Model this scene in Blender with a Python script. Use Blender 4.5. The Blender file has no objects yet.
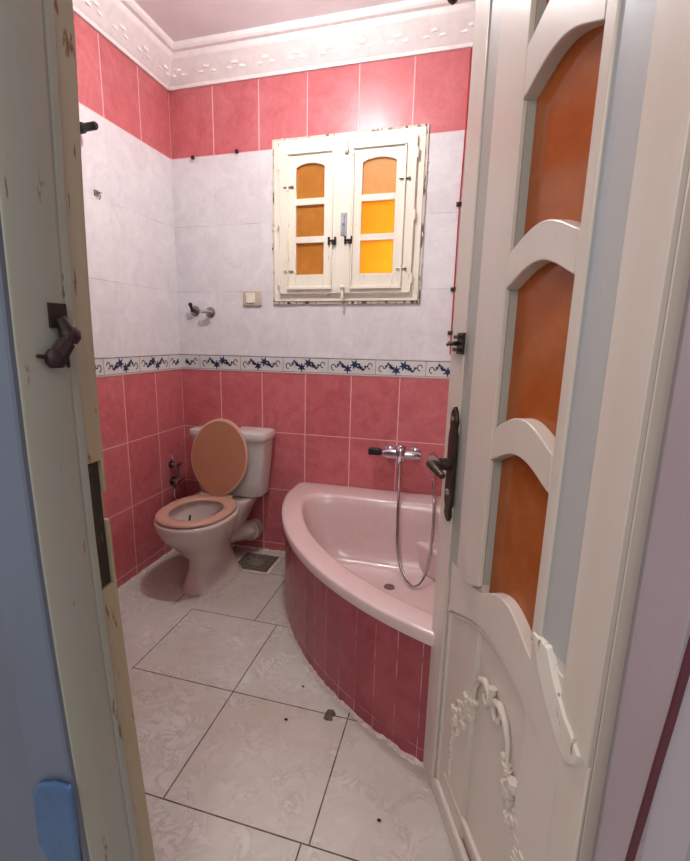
import bpy, bmesh, math, random
from mathutils import Vector, Matrix
random.seed(7)
S = 0.01
scn = bpy.context.scene
COL = scn.collection
PI = math.pi

# ---------------------------------------------------------------- materials
class NT:
    def __init__(self, name):
        self.m = bpy.data.materials.new(name); self.m.use_nodes = True
        self.t = self.m.node_tree; self.n = self.t.nodes; self.l = self.t.links
        self.b = self.n['Principled BSDF']
        self._pos = None
    def node(self, kind, **kw):
        x = self.n.new(kind)
        for k, v in kw.items(): setattr(x, k, v)
        return x
    def put(self, sock, v):
        if hasattr(v, 'is_output'): self.l.new(v, sock)
        else: sock.default_value = v
    def M(self, op, a, b=None, c=None, clamp=False):
        x = self.node('ShaderNodeMath', operation=op, use_clamp=clamp)
        self.put(x.inputs[0], a)
        if b is not None: self.put(x.inputs[1], b)
        if c is not None: self.put(x.inputs[2], c)
        return x.outputs[0]
    def pos(self):
        if not self._pos:
            g = self.node('ShaderNodeNewGeometry'); s = self.node('ShaderNodeSeparateXYZ')
            self.l.new(g.outputs['Position'], s.inputs[0]); self._pos = (s.outputs[0], s.outputs[1], s.outputs[2], g.outputs['Position'])
        return self._pos
    def obj(self):
        return self.node('ShaderNodeTexCoord').outputs['Object']
    def mix(self, f, a, b):
        x = self.node('ShaderNodeMix', data_type='RGBA')
        self.put(x.inputs['Factor'], f)
        self.put(x.inputs[6], a if hasattr(a, 'is_output') else (*a, 1))
        self.put(x.inputs[7], b if hasattr(b, 'is_output') else (*b, 1))
        return x.outputs[2]
    def noise(self, vec, scale, detail=4, rough=.55, dist=0):
        x = self.node('ShaderNodeTexNoise'); self.put(x.inputs['Vector'], vec)
        x.inputs['Scale'].default_value = scale; x.inputs['Detail'].default_value = detail
        x.inputs['Roughness'].default_value = rough; x.inputs['Distortion'].default_value = dist
        return x.outputs['Fac']
    def ramp(self, f, lo, hi):
        x = self.node('ShaderNodeMapRange'); self.put(x.inputs[0], f)
        x.inputs[1].default_value = lo; x.inputs[2].default_value = hi
        return x.outputs[0]
    def bump(self, h, strength=.3, dist=.002):
        x = self.node('ShaderNodeBump'); x.inputs['Strength'].default_value = strength
        x.inputs['Distance'].default_value = dist; self.put(x.inputs['Height'], h)
        self.l.new(x.outputs[0], self.b.inputs['Normal'])
    def line(self, u, w, half):           # 1 on a grid line every w, half width half
        a = self.M('ADD', self.M('DIVIDE', u, w), .5)
        d = self.M('MULTIPLY', self.M('ABSOLUTE', self.M('SUBTRACT', self.M('FRACT', a), .5)), w)
        return self.M('LESS_THAN', d, half)
    def cell(self, u, w): return self.M('FLOOR', self.M('DIVIDE', u, w))
    def rnd(self, a, b):
        c = self.node('ShaderNodeCombineXYZ'); self.put(c.inputs[0], a); self.put(c.inputs[1], b)
        w = self.node('ShaderNodeTexWhiteNoise', noise_dimensions='3D'); self.l.new(c.outputs[0], w.inputs['Vector'])
        return w.outputs['Value']

def srgb(r, g, b):
    f = lambda c: (c / 255 / 12.92) if c / 255 <= .04045 else ((c / 255 + .055) / 1.055) ** 2.4
    return (f(r), f(g), f(b))

def plain(name, rgb, rough=.5, metal=0, var=.12, scale=25, bump=0, coat=0, spec=.5):
    t = NT(name); c = srgb(*rgb)
    n = t.noise(t.obj(), scale)
    dark = tuple(x * (1 - var) for x in c); lite = tuple(min(1, x * (1 + var)) for x in c)
    t.put(t.b.inputs['Base Color'], t.mix(t.ramp(n, .3, .7), dark, lite))
    t.b.inputs['Roughness'].default_value = rough; t.b.inputs['Metallic'].default_value = metal
    t.b.inputs['Specular IOR Level'].default_value = spec
    if coat: t.b.inputs['Coat Weight'].default_value = coat
    if bump: t.bump(n, bump)
    return t.m

HB, HT, TH, TW2, W = 1.0415, 1.129, .3295, .3345, .25     # band bottom, band top, tile heights, tile width
PINK_A, PINK_B, GROUT_P = srgb(188, 92, 95), srgb(212, 122, 125), srgb(240, 190, 188)
WHITE_A, WHITE_B, GROUT_W = srgb(214, 209, 210), srgb(232, 228, 228), srgb(176, 172, 178)

def wall_tiles(name, axis, off):
    t = NT(name); x, y, z, P = t.pos()
    u = t.M('ADD', x if axis == 'x' else t.M('MULTIPLY', y, -1), off)
    vl = t.M('SUBTRACT', HB, z); vu = t.M('SUBTRACT', z, HT)
    low = t.M('LESS_THAN', z, HB + .04)
    v = t.M('ADD', t.M('MULTIPLY', vl, low), t.M('MULTIPLY', vu, t.M('SUBTRACT', 1, low)))
    th = t.M('ADD', t.M('MULTIPLY', low, TH), t.M('MULTIPLY', t.M('SUBTRACT', 1, low), TW2))
    pink = t.M('MAXIMUM', low, t.M('GREATER_THAN', z, HT + 3 * TW2))
    gu = t.line(u, W, .0025); 
    aa = t.M('ADD', t.M('DIVIDE', v, th), .5)
    dv = t.M('MULTIPLY', t.M('ABSOLUTE', t.M('SUBTRACT', t.M('FRACT', aa), .5)), th)
    gv = t.M('LESS_THAN', dv, t.M('ADD', .0012, t.M('MULTIPLY', pink, .0009)))
    # white tiles: vertical joints are finer
    gu_w = t.line(u, W, .0005)
    guu = t.M('ADD', t.M('MULTIPLY', gu, pink), t.M('MULTIPLY', gu_w, t.M('SUBTRACT', 1, pink)))
    grout = t.M('MAXIMUM', guu, gv)
    r = t.rnd(t.cell(u, W), t.M('ADD', t.M('FLOOR', t.M('DIVIDE', v, th)), t.M('MULTIPLY', low, 40)))
    n1 = t.noise(P, 9, 6, .6, 1.2); n2 = t.noise(P, 45, 4, .6)
    f = t.M('ADD', t.M('MULTIPLY', n1, .7), t.M('MULTIPLY', n2, .3))
    f = t.ramp(t.M('ADD', f, t.M('MULTIPLY', t.M('SUBTRACT', r, .5), .12)), .32, .68)
    pc = t.mix(f, PINK_A, PINK_B); wc = t.mix(f, WHITE_A, WHITE_B)
    gw = t.mix(t.ramp(t.noise(P, 6), .35, .6), WHITE_B, GROUT_W)
    gc = t.mix(pink, gw, GROUT_P)
    c = t.mix(grout, t.mix(pink, wc, pc), gc)
    t.put(t.b.inputs['Base Color'], c)
    t.put(t.b.inputs['Roughness'], t.M('ADD', t.M('MULTIPLY', grout, .5), t.M('ADD', .29, t.M('MULTIPLY', n2, .12))))
    h = t.M('SUBTRACT', t.M('MULTIPLY', t.noise(P, 14, 3), .35), grout)
    t.bump(h, .35, .0015)
    return t.m

def floor_tiles():
    t = NT('marbled_floor_tile'); x, y, z, P = t.pos(); s = .4155
    up = t.M('GREATER_THAN', y, -.676)
    u = t.M('SUBTRACT', t.M('ADD', x, t.M('MULTIPLY', up, .105)), .434)
    v = t.M('ADD', y, .676)
    near = t.M('LESS_THAN', y, -1.507)
    u = t.M('ADD', u, t.M('MULTIPLY', near, .02))
    gx = t.M('MULTIPLY', t.line(u, s, .0021), t.M('SUBTRACT', 1, t.M('MULTIPLY', near, t.M('LESS_THAN', x, 1.1))))
    gy = t.M('MULTIPLY', t.line(v, s, .0021), t.M('GREATER_THAN', x, .432))
    gx = t.M('MULTIPLY', gx, t.M('SUBTRACT', 1, t.M('MULTIPLY', t.M('LESS_THAN', x, .5), t.M('LESS_THAN', y, -1.10))))
    g = t.M('MAXIMUM', gx, gy)
    r = t.rnd(t.cell(u, s), t.cell(v, s))
    n1 = t.noise(P, 5, 8, .65, 1.6); n2 = t.noise(P, 11, 9, .72, 1.4); dirt = t.noise(P, 2.2, 4)
    vein = t.M('SUBTRACT', 1, t.ramp(t.M('ABSOLUTE', t.M('SUBTRACT', n2, .5)), 0, .06))
    vein = t.M('MULTIPLY', vein, t.ramp(n1, .45, .6))
    c = t.mix(t.ramp(n1, .3, .7), srgb(190, 186, 176), srgb(218, 216, 210))
    c = t.mix(t.M('MULTIPLY', r, .35), c, srgb(196, 176, 160))
    c = t.mix(t.M('MULTIPLY', vein, .5), c, srgb(142, 132, 118))
    c = t.mix(t.M('MULTIPLY', t.ramp(dirt, .45, .7), .4), c, srgb(168, 144, 124))
    gc = t.mix(t.ramp(t.noise(P, 20), .4, .6), srgb(66, 54, 48), srgb(110, 94, 84))
    t.put(t.b.inputs['Base Color'], t.mix(g, c, gc))
    t.put(t.b.inputs['Roughness'], t.M('ADD', t.M('MULTIPLY', g, .4), t.M('ADD', .22, t.M('MULTIPLY', dirt, .25))))
    t.bump(t.M('SUBTRACT', t.M('MULTIPLY', n1, .1), g), .3, .0015)
    return t.m

def apron_tiles():
    t = NT('red_apron_tile'); uv = t.node('ShaderNodeUVMap'); s = t.node('ShaderNodeSeparateXYZ'); t.l.new(uv.outputs[0], s.inputs[0])
    x, y, z, P = t.pos(); u, v = s.outputs[0], s.outputs[1]
    g = t.M('MAXIMUM', t.line(u, .083, .0011), t.line(t.M('SUBTRACT', v, .05), .40, .0012))
    r = t.rnd(t.cell(u, .083), 3)
    n1 = t.noise(P, 9, 6, .6, 1.2)
    f = t.ramp(t.M('ADD', n1, t.M('MULTIPLY', t.M('SUBTRACT', r, .5), .3)), .25, .75)
    c = t.mix(f, srgb(140, 58, 66), srgb(170, 80, 88))
    gc = t.mix(t.ramp(t.noise(P, 15), .42, .58), srgb(140, 78, 80), srgb(214, 150, 150))
    t.put(t.b.inputs['Base Color'], t.mix(g, c, gc))
    t.b.inputs['Roughness'].default_value = .25
    t.bump(t.M('SUBTRACT', t.M('MULTIPLY', n1, .2), g), .3, .0012)
    return t.m

def paint(name, base, stain, chip, rough=.4, stain_amt=.5, streak=(14, 14, .8), chips=.62):
    """old painted wood: base colour with worn streaks and chips that belong to the paint"""
    t = NT(name)
    mp = t.node('ShaderNodeMapping'); mp.inputs['Scale'].default_value = streak; t.l.new(t.obj(), mp.inputs['Vector'])
    st = t.noise(mp.outputs[0], 1.0, 5, .6, .3)
    fine = t.noise(t.obj(), 40, 5)
    c = t.mix(t.M('MULTIPLY', t.ramp(st, .42, .7), stain_amt), srgb(*base), srgb(*stain))
    mp2 = t.node('ShaderNodeMapping'); mp2.inputs['Scale'].default_value = (60, 60, 12); t.l.new(t.obj(), mp2.inputs['Vector'])
    ch = t.ramp(t.noise(mp2.outputs[0], 1.0, 4, .6), chips, chips + .04)
    c = t.mix(ch, c, srgb(*chip))
    t.put(t.b.inputs['Base Color'], c)
    t.b.inputs['Roughness'].default_value = rough
    t.bump(t.M('ADD', fine, t.M('MULTIPLY', ch, -1)), .18, .001)
    return t.m

M = {}
M['wall_back'] = wall_tiles('glazed_wall_tile_back', 'x', 0)
M['wall_left'] = wall_tiles('glazed_wall_tile_side', 'y', .005)
M['floor'] = floor_tiles()
M['apron'] = apron_tiles()
M['plaster'] = plain('white_plaster', (236, 230, 232), .7, var=.04, scale=6)
M['cornice'] = plain('cornice_plaster', (238, 232, 228), .6, var=.05, scale=30, bump=.25)
M['cream'] = paint('cream_window_paint', (238, 232, 214), (222, 210, 182), (128, 108, 86), .4, .3, chips=.66)
M['window_rim'] = paint('chipped_rim_paint', (214, 206, 188), (180, 168, 146), (92, 74, 58), .5, .6, chips=.55)
M['amber'] = None
M['door_paint'] = paint('ivory_door_paint', (208, 196, 184), (196, 182, 166), (160, 140, 120), .3, .35, chips=.70)
M['groove_shade'] = paint('shaded_door_groove', (168, 164, 154), (154, 156, 150), (140, 124, 108), .4, .6, chips=.7)  # shade of the recess put into a greyer paint
M['groove_shade_blue'] = paint('shaded_blue_groove', (176, 176, 174), (152, 164, 176), (200, 190, 180), .35, .6, chips=.7)  # shade of the hinge-side recess put into a blue-grey colour
M['jamb'] = paint('green_grey_jamb_paint', (154, 155, 146), (162, 154, 134), (120, 100, 76), .45, .6, chips=.66)
M['jamb_tan'] = paint('ochre_jamb_paint', (172, 162, 140), (166, 142, 108), (120, 96, 66), .5, .6, chips=.64)
M['blue_wall'] = paint('blue_grey_wall_paint', (98, 106, 122), (92, 86, 94), (130, 140, 154), .35, .8, (5, 5, 1.2), chips=.8)
M['lilac'] = paint('lilac_grey_paint', (168, 156, 162), (150, 148, 166), (190, 180, 180), .4, .5, (6, 6, 1), chips=.85)
M['splinter'] = paint('bare_white_filler', (226, 218, 206), (196, 182, 164), (150, 128, 104), .6, .5, chips=.6)
M['wood_dark'] = paint('raw_dark_wood', (70, 54, 36), (40, 32, 24), (100, 80, 52), .8, .8, chips=.66)
M['ceramic'] = plain('white_ceramic', (214, 200, 190), .12, var=.03, coat=.4)
M['tankc'] = plain('grey_white_ceramic', (206, 202, 196), .14, var=.04, coat=.4)
M['ceramic_in'] = plain('bowl_glaze', (206, 198, 190), .12, var=.05)
M['seat'] = plain('peach_plastic_seat', (190, 148, 130), .32, var=.04)
M['lid'] = plain('terracotta_plastic_lid', (176, 122, 92), .34, var=.03)
M['lid_edge'] = plain('pale_lid_edge', (206, 160, 138), .35, var=.03)
M['tub'] = plain('pink_acrylic', (216, 190, 186), .22, var=.03, coat=.15)
M['chrome'] = plain('chrome', (205, 205, 210), .12, 1, var=.05)
M['chrome_dull'] = plain('dull_chrome', (150, 142, 138), .3, 1, var=.2)
M['grey_metal'] = plain('grey_metal', (176, 178, 182), .45, .3)
M['black'] = plain('black_plastic', (26, 24, 26), .35, var=.2)
M['bronze'] = plain('dark_bronze', (64, 54, 44), .35, .7, var=.3)
M['rust'] = plain('rusty_iron', (46, 28, 28), .6, .3, var=.4, bump=.4)
M['brown_glass_lite'] = None
M['red_cord'] = plain('red_cord', (190, 40, 44), .5)
M['dark_red'] = plain('dark_red_cable', (84, 34, 44), .5)
M['bl_plastic'] = plain('blue_plastic', (62, 92, 132), .25)
M['beige'] = plain('beige_plastic', (196, 182, 160), .4)
M['ivory'] = plain('ivory_plastic', (236, 230, 214), .35)
M['grate'] = plain('dirty_grate', (128, 118, 106), .5, .2, var=.35, scale=60, bump=.4)
M['grime'] = plain('grimy_cement', (92, 78, 68), .85, var=.4, scale=50, bump=.5)
M['cement'] = plain('pale_cement', (214, 196, 184), .8, var=.25, scale=60, bump=.6)
M['listello'] = plain('listello_glaze', (214, 212, 206), .2, var=.05)
M['navy'] = plain('navy_glaze', (44, 56, 88), .25, var=.3, scale=120)
M['line'] = plain('grey_line_glaze', (70, 70, 76), .3)

def amber(name, deep, lite, trans=.6, rough=.18, grad=None):
    t = NT(name); n = t.noise(t.obj(), 22, 3, .5, .5); n2 = t.noise(t.obj(), 140, 2)
    col = t.mix(t.ramp(n, .3, .7), srgb(*deep), srgb(*lite))
    t.put(t.b.inputs['Base Color'], col); t.b.inputs['Roughness'].default_value = rough
    t.bump(n2, .25, .001)
    tr = t.node('ShaderNodeBsdfTranslucent'); t.put(tr.inputs['Color'], col)
    mx = t.node('ShaderNodeMixShader'); mx.inputs[0].default_value = trans
    t.l.new(t.b.outputs[0], mx.inputs[1]); t.l.new(tr.outputs[0], mx.inputs[2])
    t.l.new(mx.outputs[0], t.n['Material Output'].inputs['Surface'])
    return t.m
M['amber'] = amber('amber_window_glass', (222, 160, 76), (232, 172, 86), .6)
M['amber_t'] = amber('tan_window_glass', (232, 184, 120), (240, 194, 132), .5)
M['amber_glow'] = amber('lit_amber_window_glass', (252, 190, 62), (254, 198, 72), .7)  # stronger glow from behind the right panes put into their yellow
M['amber_d'] = amber('orange_brown_door_glass', (184, 98, 42), (196, 112, 54), .34, .08)

def emis(name, rgb, k):
    t = NT(name); t.b.inputs['Emission Color'].default_value = (*srgb(*rgb), 1); t.b.inputs['Emission Strength'].default_value = k
    t.put(t.b.inputs['Base Color'], t.mix(t.noise(t.obj(), 5), (.8, .8, .8), (.9, .9, .9)))
    return t.m

# ---------------------------------------------------------------- mesh builder (centimetres)
class MB:
    def __init__(s, xf=None): s.v = []; s.f = []; s.m = []; s.uv = {}; s.xf = xf; s.cur = 0
    def V(s, p):
        s.v.append(tuple(s.xf @ Vector(p)) if s.xf else tuple(p)); return len(s.v) - 1
    def F(s, ids): s.f.append(list(ids)); s.m.append(s.cur)
    def box(s, x0, y0, z0, x1, y1, z1):
        i = [s.V(p) for p in ((x0,y0,z0),(x1,y0,z0),(x1,y1,z0),(x0,y1,z0),(x0,y0,z1),(x1,y0,z1),(x1,y1,z1),(x0,y1,z1))]
        for f in ((0,3,2,1),(4,5,6,7),(0,1,5,4),(1,2,6,5),(2,3,7,6),(3,0,4,7)): s.F([i[k] for k in f])
        return s
    def prism(s, poly, a, b, plane='xz'):
        def P(u, v, w): return {'xz': (u, w, v), 'xy': (u, v, w), 'yz': (w, u, v)}[plane]
        A = [s.V(P(u, v, a)) for u, v in poly]; B = [s.V(P(u, v, b)) for u, v in poly]
        s.F(A); s.F(B[::-1]); n = len(poly)
        for k in range(n): s.F((A[k], B[k], B[(k+1) % n], A[(k+1) % n]))
        return s
    def loft(s, rings, cap0=True, cap1=True, close=True):
        R = [[s.V(p) for p in r] for r in rings]
        n = len(R[0])
        for a, b in zip(R, R[1:]):
            for k in range(n if close else n - 1): s.F((a[k], a[(k+1) % n], b[(k+1) % n], b[k]))
        if cap0: s.F(R[0][::-1])
        if cap1: s.F(R[-1])
        return s
    def tube(s, path, r, n=10, caps=True):
        path = [Vector(p) for p in path]; rad = r if isinstance(r, (list, tuple)) else [r] * len(path)
        t0 = (path[1] - path[0]).normalized(); up = Vector((0, 0, 1)) if abs(t0.z) < .9 else Vector((1, 0, 0))
        x = t0.cross(up).normalized(); rings = []
        for i, p in enumerate(path):
            t = (path[min(i+1, len(path)-1)] - path[max(i-1, 0)]).normalized()
            x = (x - t * x.dot(t)).normalized(); y = t.cross(x)
            rings.append([p + (x * math.cos(2*PI*k/n) + y * math.sin(2*PI*k/n)) * rad[i] for k in range(n)])
        return s.loft(rings, caps, caps)
    def lathe(s, prof, c, axis='z', n=28, caps=True):
        rings = []
        for r, h in prof:
            ring = []
            for k in range(n):
                a = 2*PI*k/n; u, v = r*math.cos(a), r*math.sin(a)
                ring.append({'z': (c[0]+u, c[1]+v, c[2]+h), 'y': (c[0]+u, c[1]+h, c[2]+v), 'x': (c[0]+h, c[1]+u, c[2]+v)}[axis])
            rings.append(ring)
        return s.loft(rings, caps, caps)
    def ball(s, c, r, n=12, sq=(1, 1, 1)):
        m = n // 2; rings = []
        for j in range(1, m):
            a = PI * j / m - PI/2
            rings.append([(c[0]+sq[0]*r*math.cos(a)*math.cos(2*PI*k/n), c[1]+sq[1]*r*math.cos(a)*math.sin(2*PI*k/n), c[2]+sq[2]*r*math.sin(a)) for k in range(n)])
        return s.loft(rings)
    def build(s, name, mats, parent=None, smooth=None, bevel=0, seg=2, sub=0):
        me = bpy.data.meshes.new(name); me.from_pydata([(a*S, b*S, c*S) for a, b, c in s.v], [], s.f)
        if not isinstance(mats, (list, tuple)): mats = [mats]
        for m in mats: me.materials.append(m)
        for p, mi in zip(me.polygons, s.m): p.material_index = mi
        if s.uv:
            L = me.uv_layers.new(name='UVMap')
            for lp in me.loops: L.data[lp.index].uv = s.uv.get(lp.vertex_index, (0, 0))
        bm = bmesh.new(); bm.from_mesh(me); bmesh.ops.recalc_face_normals(bm, faces=bm.faces); bm.to_mesh(me); bm.free()
        o = bpy.data.objects.new(name, me); COL.objects.link(o)
        if parent: o.parent = parent
        if smooth is not None:
            for p in me.polygons: p.use_smooth = True
            me.set_sharp_from_angle(angle=math.radians(smooth))
        if bevel:
            b = o.modifiers.new('bevel', 'BEVEL'); b.width = bevel*S; b.segments = seg; b.limit_method = 'ANGLE'; b.angle_limit = math.radians(35)
            if smooth is None:
                for p in me.polygons: p.use_smooth = True
                me.set_sharp_from_angle(angle=math.radians(50))
        if sub:
            q = o.modifiers.new('sub', 'SUBSURF'); q.levels = q.render_levels = sub
        return o

def tag(o, label, cat=None, group=None, kind=None):
    o['label'] = label
    if cat: o['category'] = cat
    if group: o['group'] = group
    if kind: o['kind'] = kind
    return o
def struct(o, label, cat): return tag(o, label, cat, kind='structure')
def thing(name, loc, label, cat, group=None, rz=0, kind=None):
    o = bpy.data.objects.new(name, None); COL.objects.link(o); o.location = [c*S for c in loc]; o.rotation_euler.z = rz
    o.empty_display_size = .05
    return tag(o, label, cat, group, kind)
def copy_tree(o, parent=None):
    c = o.copy(); COL.objects.link(c); c.parent = parent
    for ch in o.children: copy_tree(ch, c)
    return c

XR = 202.0        # right wall
YF = -177.0       # inner face of the door wall
ZC = 259.0        # ceiling

# ---------------------------------------------------------------- the room
struct(MB().box(-20, -420, -8, 330, 12, 0).build('floor', M['floor']), 'pale marbled floor tiles with thin dark joints', 'floor')
b = MB()                                   # back wall with the window opening
wx0, wx1, wz0, wz1 = 60, 130, 143, 214.5
for q in ((-12, 0, wx0, 265), (wx1, 0, XR+12, 265), (wx0, 0, wx1, wz0), (wx0, wz1, wx1, 265)):
    b.box(q[0], 0, q[1], q[2], 12, q[3])
struct(b.build('wall_back', M['wall_back']), 'back wall of rose and white glazed tiles with the window in it', 'wall')
struct(MB().box(-12, YF-8, 0, 0, 0, 265).build('wall_left', M['wall_left']), 'left wall of rose and white glazed tiles behind the toilet', 'wall')
struct(MB().box(XR, YF-8, 0, XR+12, 0, 265).build('wall_right', M['wall_left']), 'tiled right wall behind the open door', 'wall')
struct(MB().box(-12, -192, ZC, XR+12, 12, ZC+10).build('ceiling', M['plaster']), 'plain white bathroom ceiling', 'ceiling')
JY0, JY1 = -192.0, -177.0
b = MB().box(-120, JY0+.4, 0, 94.5, JY1, 265)
b.box(94.5, JY0+1, 212, 179, JY1, 265)
struct(b.build('wall_front', M['blue_wall']), 'blue-grey painted wall left of the doorway', 'wall')
struct(MB().box(179, JY0+1, 0, 330, JY1, 265).build('wall_hall', M['lilac']), 'lilac-grey painted wall right of the doorway', 'wall')

# cornices
def cornice_prof():       # (out from wall, z)
    return [(0, 244.8), (1.2, 244.8), (1.6, 246.2), (2.4, 246.8), (5.6, 251.4), (8.6, 253.6), (9.2, 254.4), (9.6, 256.2), (11.4, 256.4), (12.2, 257.2), (12.4, 259), (0, 259)]
def cornice(name, label, axis, ln, orn=True):
    pr = cornice_prof(); b = MB()
    if axis == 'back': r = [[(a, -o, z) for o, z in pr] for a in (0, ln)]
    elif axis == 'left': r = [[(o, -a, z) for o, z in pr] for a in (0, ln)]
    elif axis == 'right': r = [[(XR-o, -a, z) for o, z in pr] for a in (0, ln)]
    b.loft(r)
    if orn:
        k = 6.0
        while k < ln - 4:                      # raised leaf scrolls on the cove
            for j in range(3):
                a = k + j*3.2; o = 4.0 + (j % 2)*1.2; z = 249.6 + (j % 2)*1.4
                p = (a, -o, z) if axis == 'back' else (o, -a, z)
                b.ball(p, 1.7, 10, (1.2, .30, .62) if axis == 'back' else (.30, 1.2, .62))
            k += 15.5
    struct(b.build(name, M['cornice'], smooth=28), label, 'cornice')
cornice('trim_1', 'moulded white plaster cornice along the back wall', 'back', XR)
cornice('trim_2', 'moulded white plaster cornice along the left wall', 'left', -YF)
cornice('trim_3', 'moulded white plaster cornice along the right wall', 'right', -YF, False)

# listello band with blue flowers
def listello(name, label, axis, ln, joint):
    def P(u, z, d):
        return (u, -d, z) if axis == 'back' else ((d, -u, z) if axis == 'left' else (XR-d, -u, z))
    b = MB(); z0, z1 = 104.3, 112.7
    def slab(u0, u1, za, zb, d):
        c = [P(u0, za, 0), P(u1, za, 0), P(u1, zb, 0), P(u0, zb, 0)]; e = [P(u0, za, d), P(u1, za, d), P(u1, zb, d), P(u0, zb, d)]
        b.loft([c, e])
    b.cur = 0; slab(0, ln, z0, z1, .35)
    b.cur = 2
    slab(0, ln, z1-.5, z1-.15, .40); slab(0, ln, z0+.55, z0+.75, .40)
    u = joint
    def flat(poly, d=.45):
        if min(q[0] for q in poly) < 0: return
        A = [b.V(P(x, z, .3)) for x, z in poly]; B = [b.V(P(x, z, d)) for x, z in poly]
        b.F(B); n = len(poly)
        for k in range(n): b.F((A[k], B[k], B[(k+1) % n], A[(k+1) % n]))
    def ribbon(pts, w):
        for (x0, y0), (x1, y1) in zip(pts, pts[1:]):
            L = math.hypot(x1-x0, y1-y0) or 1; nx, nz = -(y1-y0)/L*w, (x1-x0)/L*w
            flat([(x0-nx, y0-nz), (x1-nx, y1-nz), (x1+nx, y1+nz), (x0+nx, y0+nz)], .44)
    def flower(cx, cz, r, rot):
        pts = []
        for k in range(12):
            rr = r if k % 2 == 0 else r*.42; a = rot + k*PI/6; pts.append((cx+rr*math.cos(a), cz+rr*math.sin(a)))
        flat(pts, .47)
    while u < ln + 25:
        if 0 < u < ln: b.cur = 2; slab(u-.1, u+.1, z0+.7, z1-.4, .40)
        c = u - 12.5; b.cur = 1; zc = (z0+z1)/2
        if True:
            flower(c+1.7, zc+1.2, 2.9, .2); flower(c-2.0, zc-1.1, 2.7, .5); flower(c+4.4, zc-.2, 1.4, 0); flower(c-4.6, zc+.3, 1.4, 0)
            for sg in (-1, 1):
                w = [(c+sg*(3+.35*k), zc+sg*(-.6+1.1*math.sin(k*.55))) for k in range(17)]
                ribbon(w, .26)
                cc = (c+sg*9.6, zc+sg*.5)
                ribbon([(cc[0]+1.15*math.cos(a*.55), cc[1]+1.5*math.sin(a*.55)) for a in range(10)], .24)
                for k in (3, 6, 9, 12):
                    flower(c+sg*(3+.35*k), zc+sg*(-.6+1.1*math.sin(k*.55))+.5, .95, k)
        u += 25
    struct(b.build(name, [M['listello'], M['navy'], M['line']]), label, 'border')
listello('trim_4', 'white tile border with blue flowers along the back wall', 'back', XR, 12.5)
listello('trim_5', 'white tile border with blue flowers along the left wall', 'left', -YF, 12.0)
listello('trim_6', 'white tile border with blue flowers along the right wall', 'right', -YF, 12.0)
# rough cement fillets where walls meet the floor
def fillet(name, label, p0, p1, out, r=1.3):
    b = MB(); n = 90; p0, p1, out = Vector(p0), Vector(p1), Vector(out)
    rings = []
    for k in range(n+1):
        p = p0.lerp(p1, k/n); w = r*(.6+.9*random.random()); h = r*(.5+.7*random.random())
        rings.append([p, p+out*w, p+out*w*.6+Vector((0, 0, h*.6)), p+Vector((0, 0, h))])
    b.loft(rings); struct(b.build(name, M['cement']), label, 'trim')
fillet('trim_7', 'rough pale cement joint along foot of left wall', (0, -1, 0), (0, YF, 0), (1, 0, 0))
fillet('trim_8', 'rough pale cement joint along foot of back wall', (1, 0, 0), (73, 0, 0), (0, -1, 0), .8)

# ---------------------------------------------------------------- door frame (left jamb, right jamb)
lj = thing('trim_9', (98, -184, 0), 'worn green-grey wooden door jamb left of the doorway, with broken lock hole', 'door frame', kind='structure')
b = MB()
BOW = 1.0
def bow(z):                                # bends the straight timber at head and foot to copy lens curve
    if z > 122: return 1.3*min(1, (z-122)/40)**1.6
    return 3.3*(min(90, 105-z)/70)**1.5 if z < 105 else 0
def jamb_col(b, poly, z0=0, z1=212, n=14):
    rings = []
    for k in range(n+1):
        z = z0+(z1-z0)*k/n; rings.append([(x + BOW*bow(z), y, z) for x, y in poly])
    b.loft(rings)
jamb_col(b, [(-4, -7.0), (.3, -7.0), (.5, -6.6), (.6, 1.2), (.2, 1.6), (.5, 2.0), (.5, 3.2), (-4, 3.2)])
b.build('jamb_face', M['jamb'], lj, bevel=.12)
b = MB(); jamb_col(b, [(-8, -8.0), (-.1, -8.0), (.2, -7.7), (.2, -7.02), (-8, -7.02)]); b.build('outer_edge', M['blue_wall'], lj)['label'] = 'blue-painted outer edge of the jamb'
b = MB()
# rebate strip with the lock mortise cut out (z 81..102.5)
for z0, z1, x0, x1, ya, yb in ((0, 80.5, -4, 0, 3.2, 7.2), (102.5, 212, -4, 0, 3.2, 7.2), (80.5, 102.5, -4, -.8, 3.2, 7.2), (80.5, 92, -.8, 0, 6.6, 7.2), (97, 102.5, -.8, 0, 6.6, 7.2)):
    nn = max(1, int((z1-z0)/6)); b.loft([[(x0+bow(q), ya, q), (x1+bow(q), ya, q), (x1+bow(q), yb, q), (x0+bow(q), yb, q)] for q in [z0+(z1-z0)*k/nn for k in range(nn+1)]])
b.build('rebate', M['jamb_tan'], lj)
b = MB(); b.box(-1.2, 3.25, 80.6, -.65, 6.55, 102.4)
b.loft([[(-1+bow(z), 3.25, z), (-.6+bow(z), 3.25, z), (-.6+bow(z), 6.55, z), (-1+bow(z), 6.55, z)] for z in (80.6, 86, 92, 97, 102.4)])
for k in range(9):
    z = 81+2.4*k; b.prism([(-1.0+bow(z), z), (-.1-.4*random.random()+bow(z), z+.5), (-.4+bow(z), z+1.9), (-1.0+bow(z), z+2.2)], 3.3, 4.2+1.6*random.random())
b.build('lock_mortise', M['wood_dark'], lj)['label'] = 'splintered dark lock hole'
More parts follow.
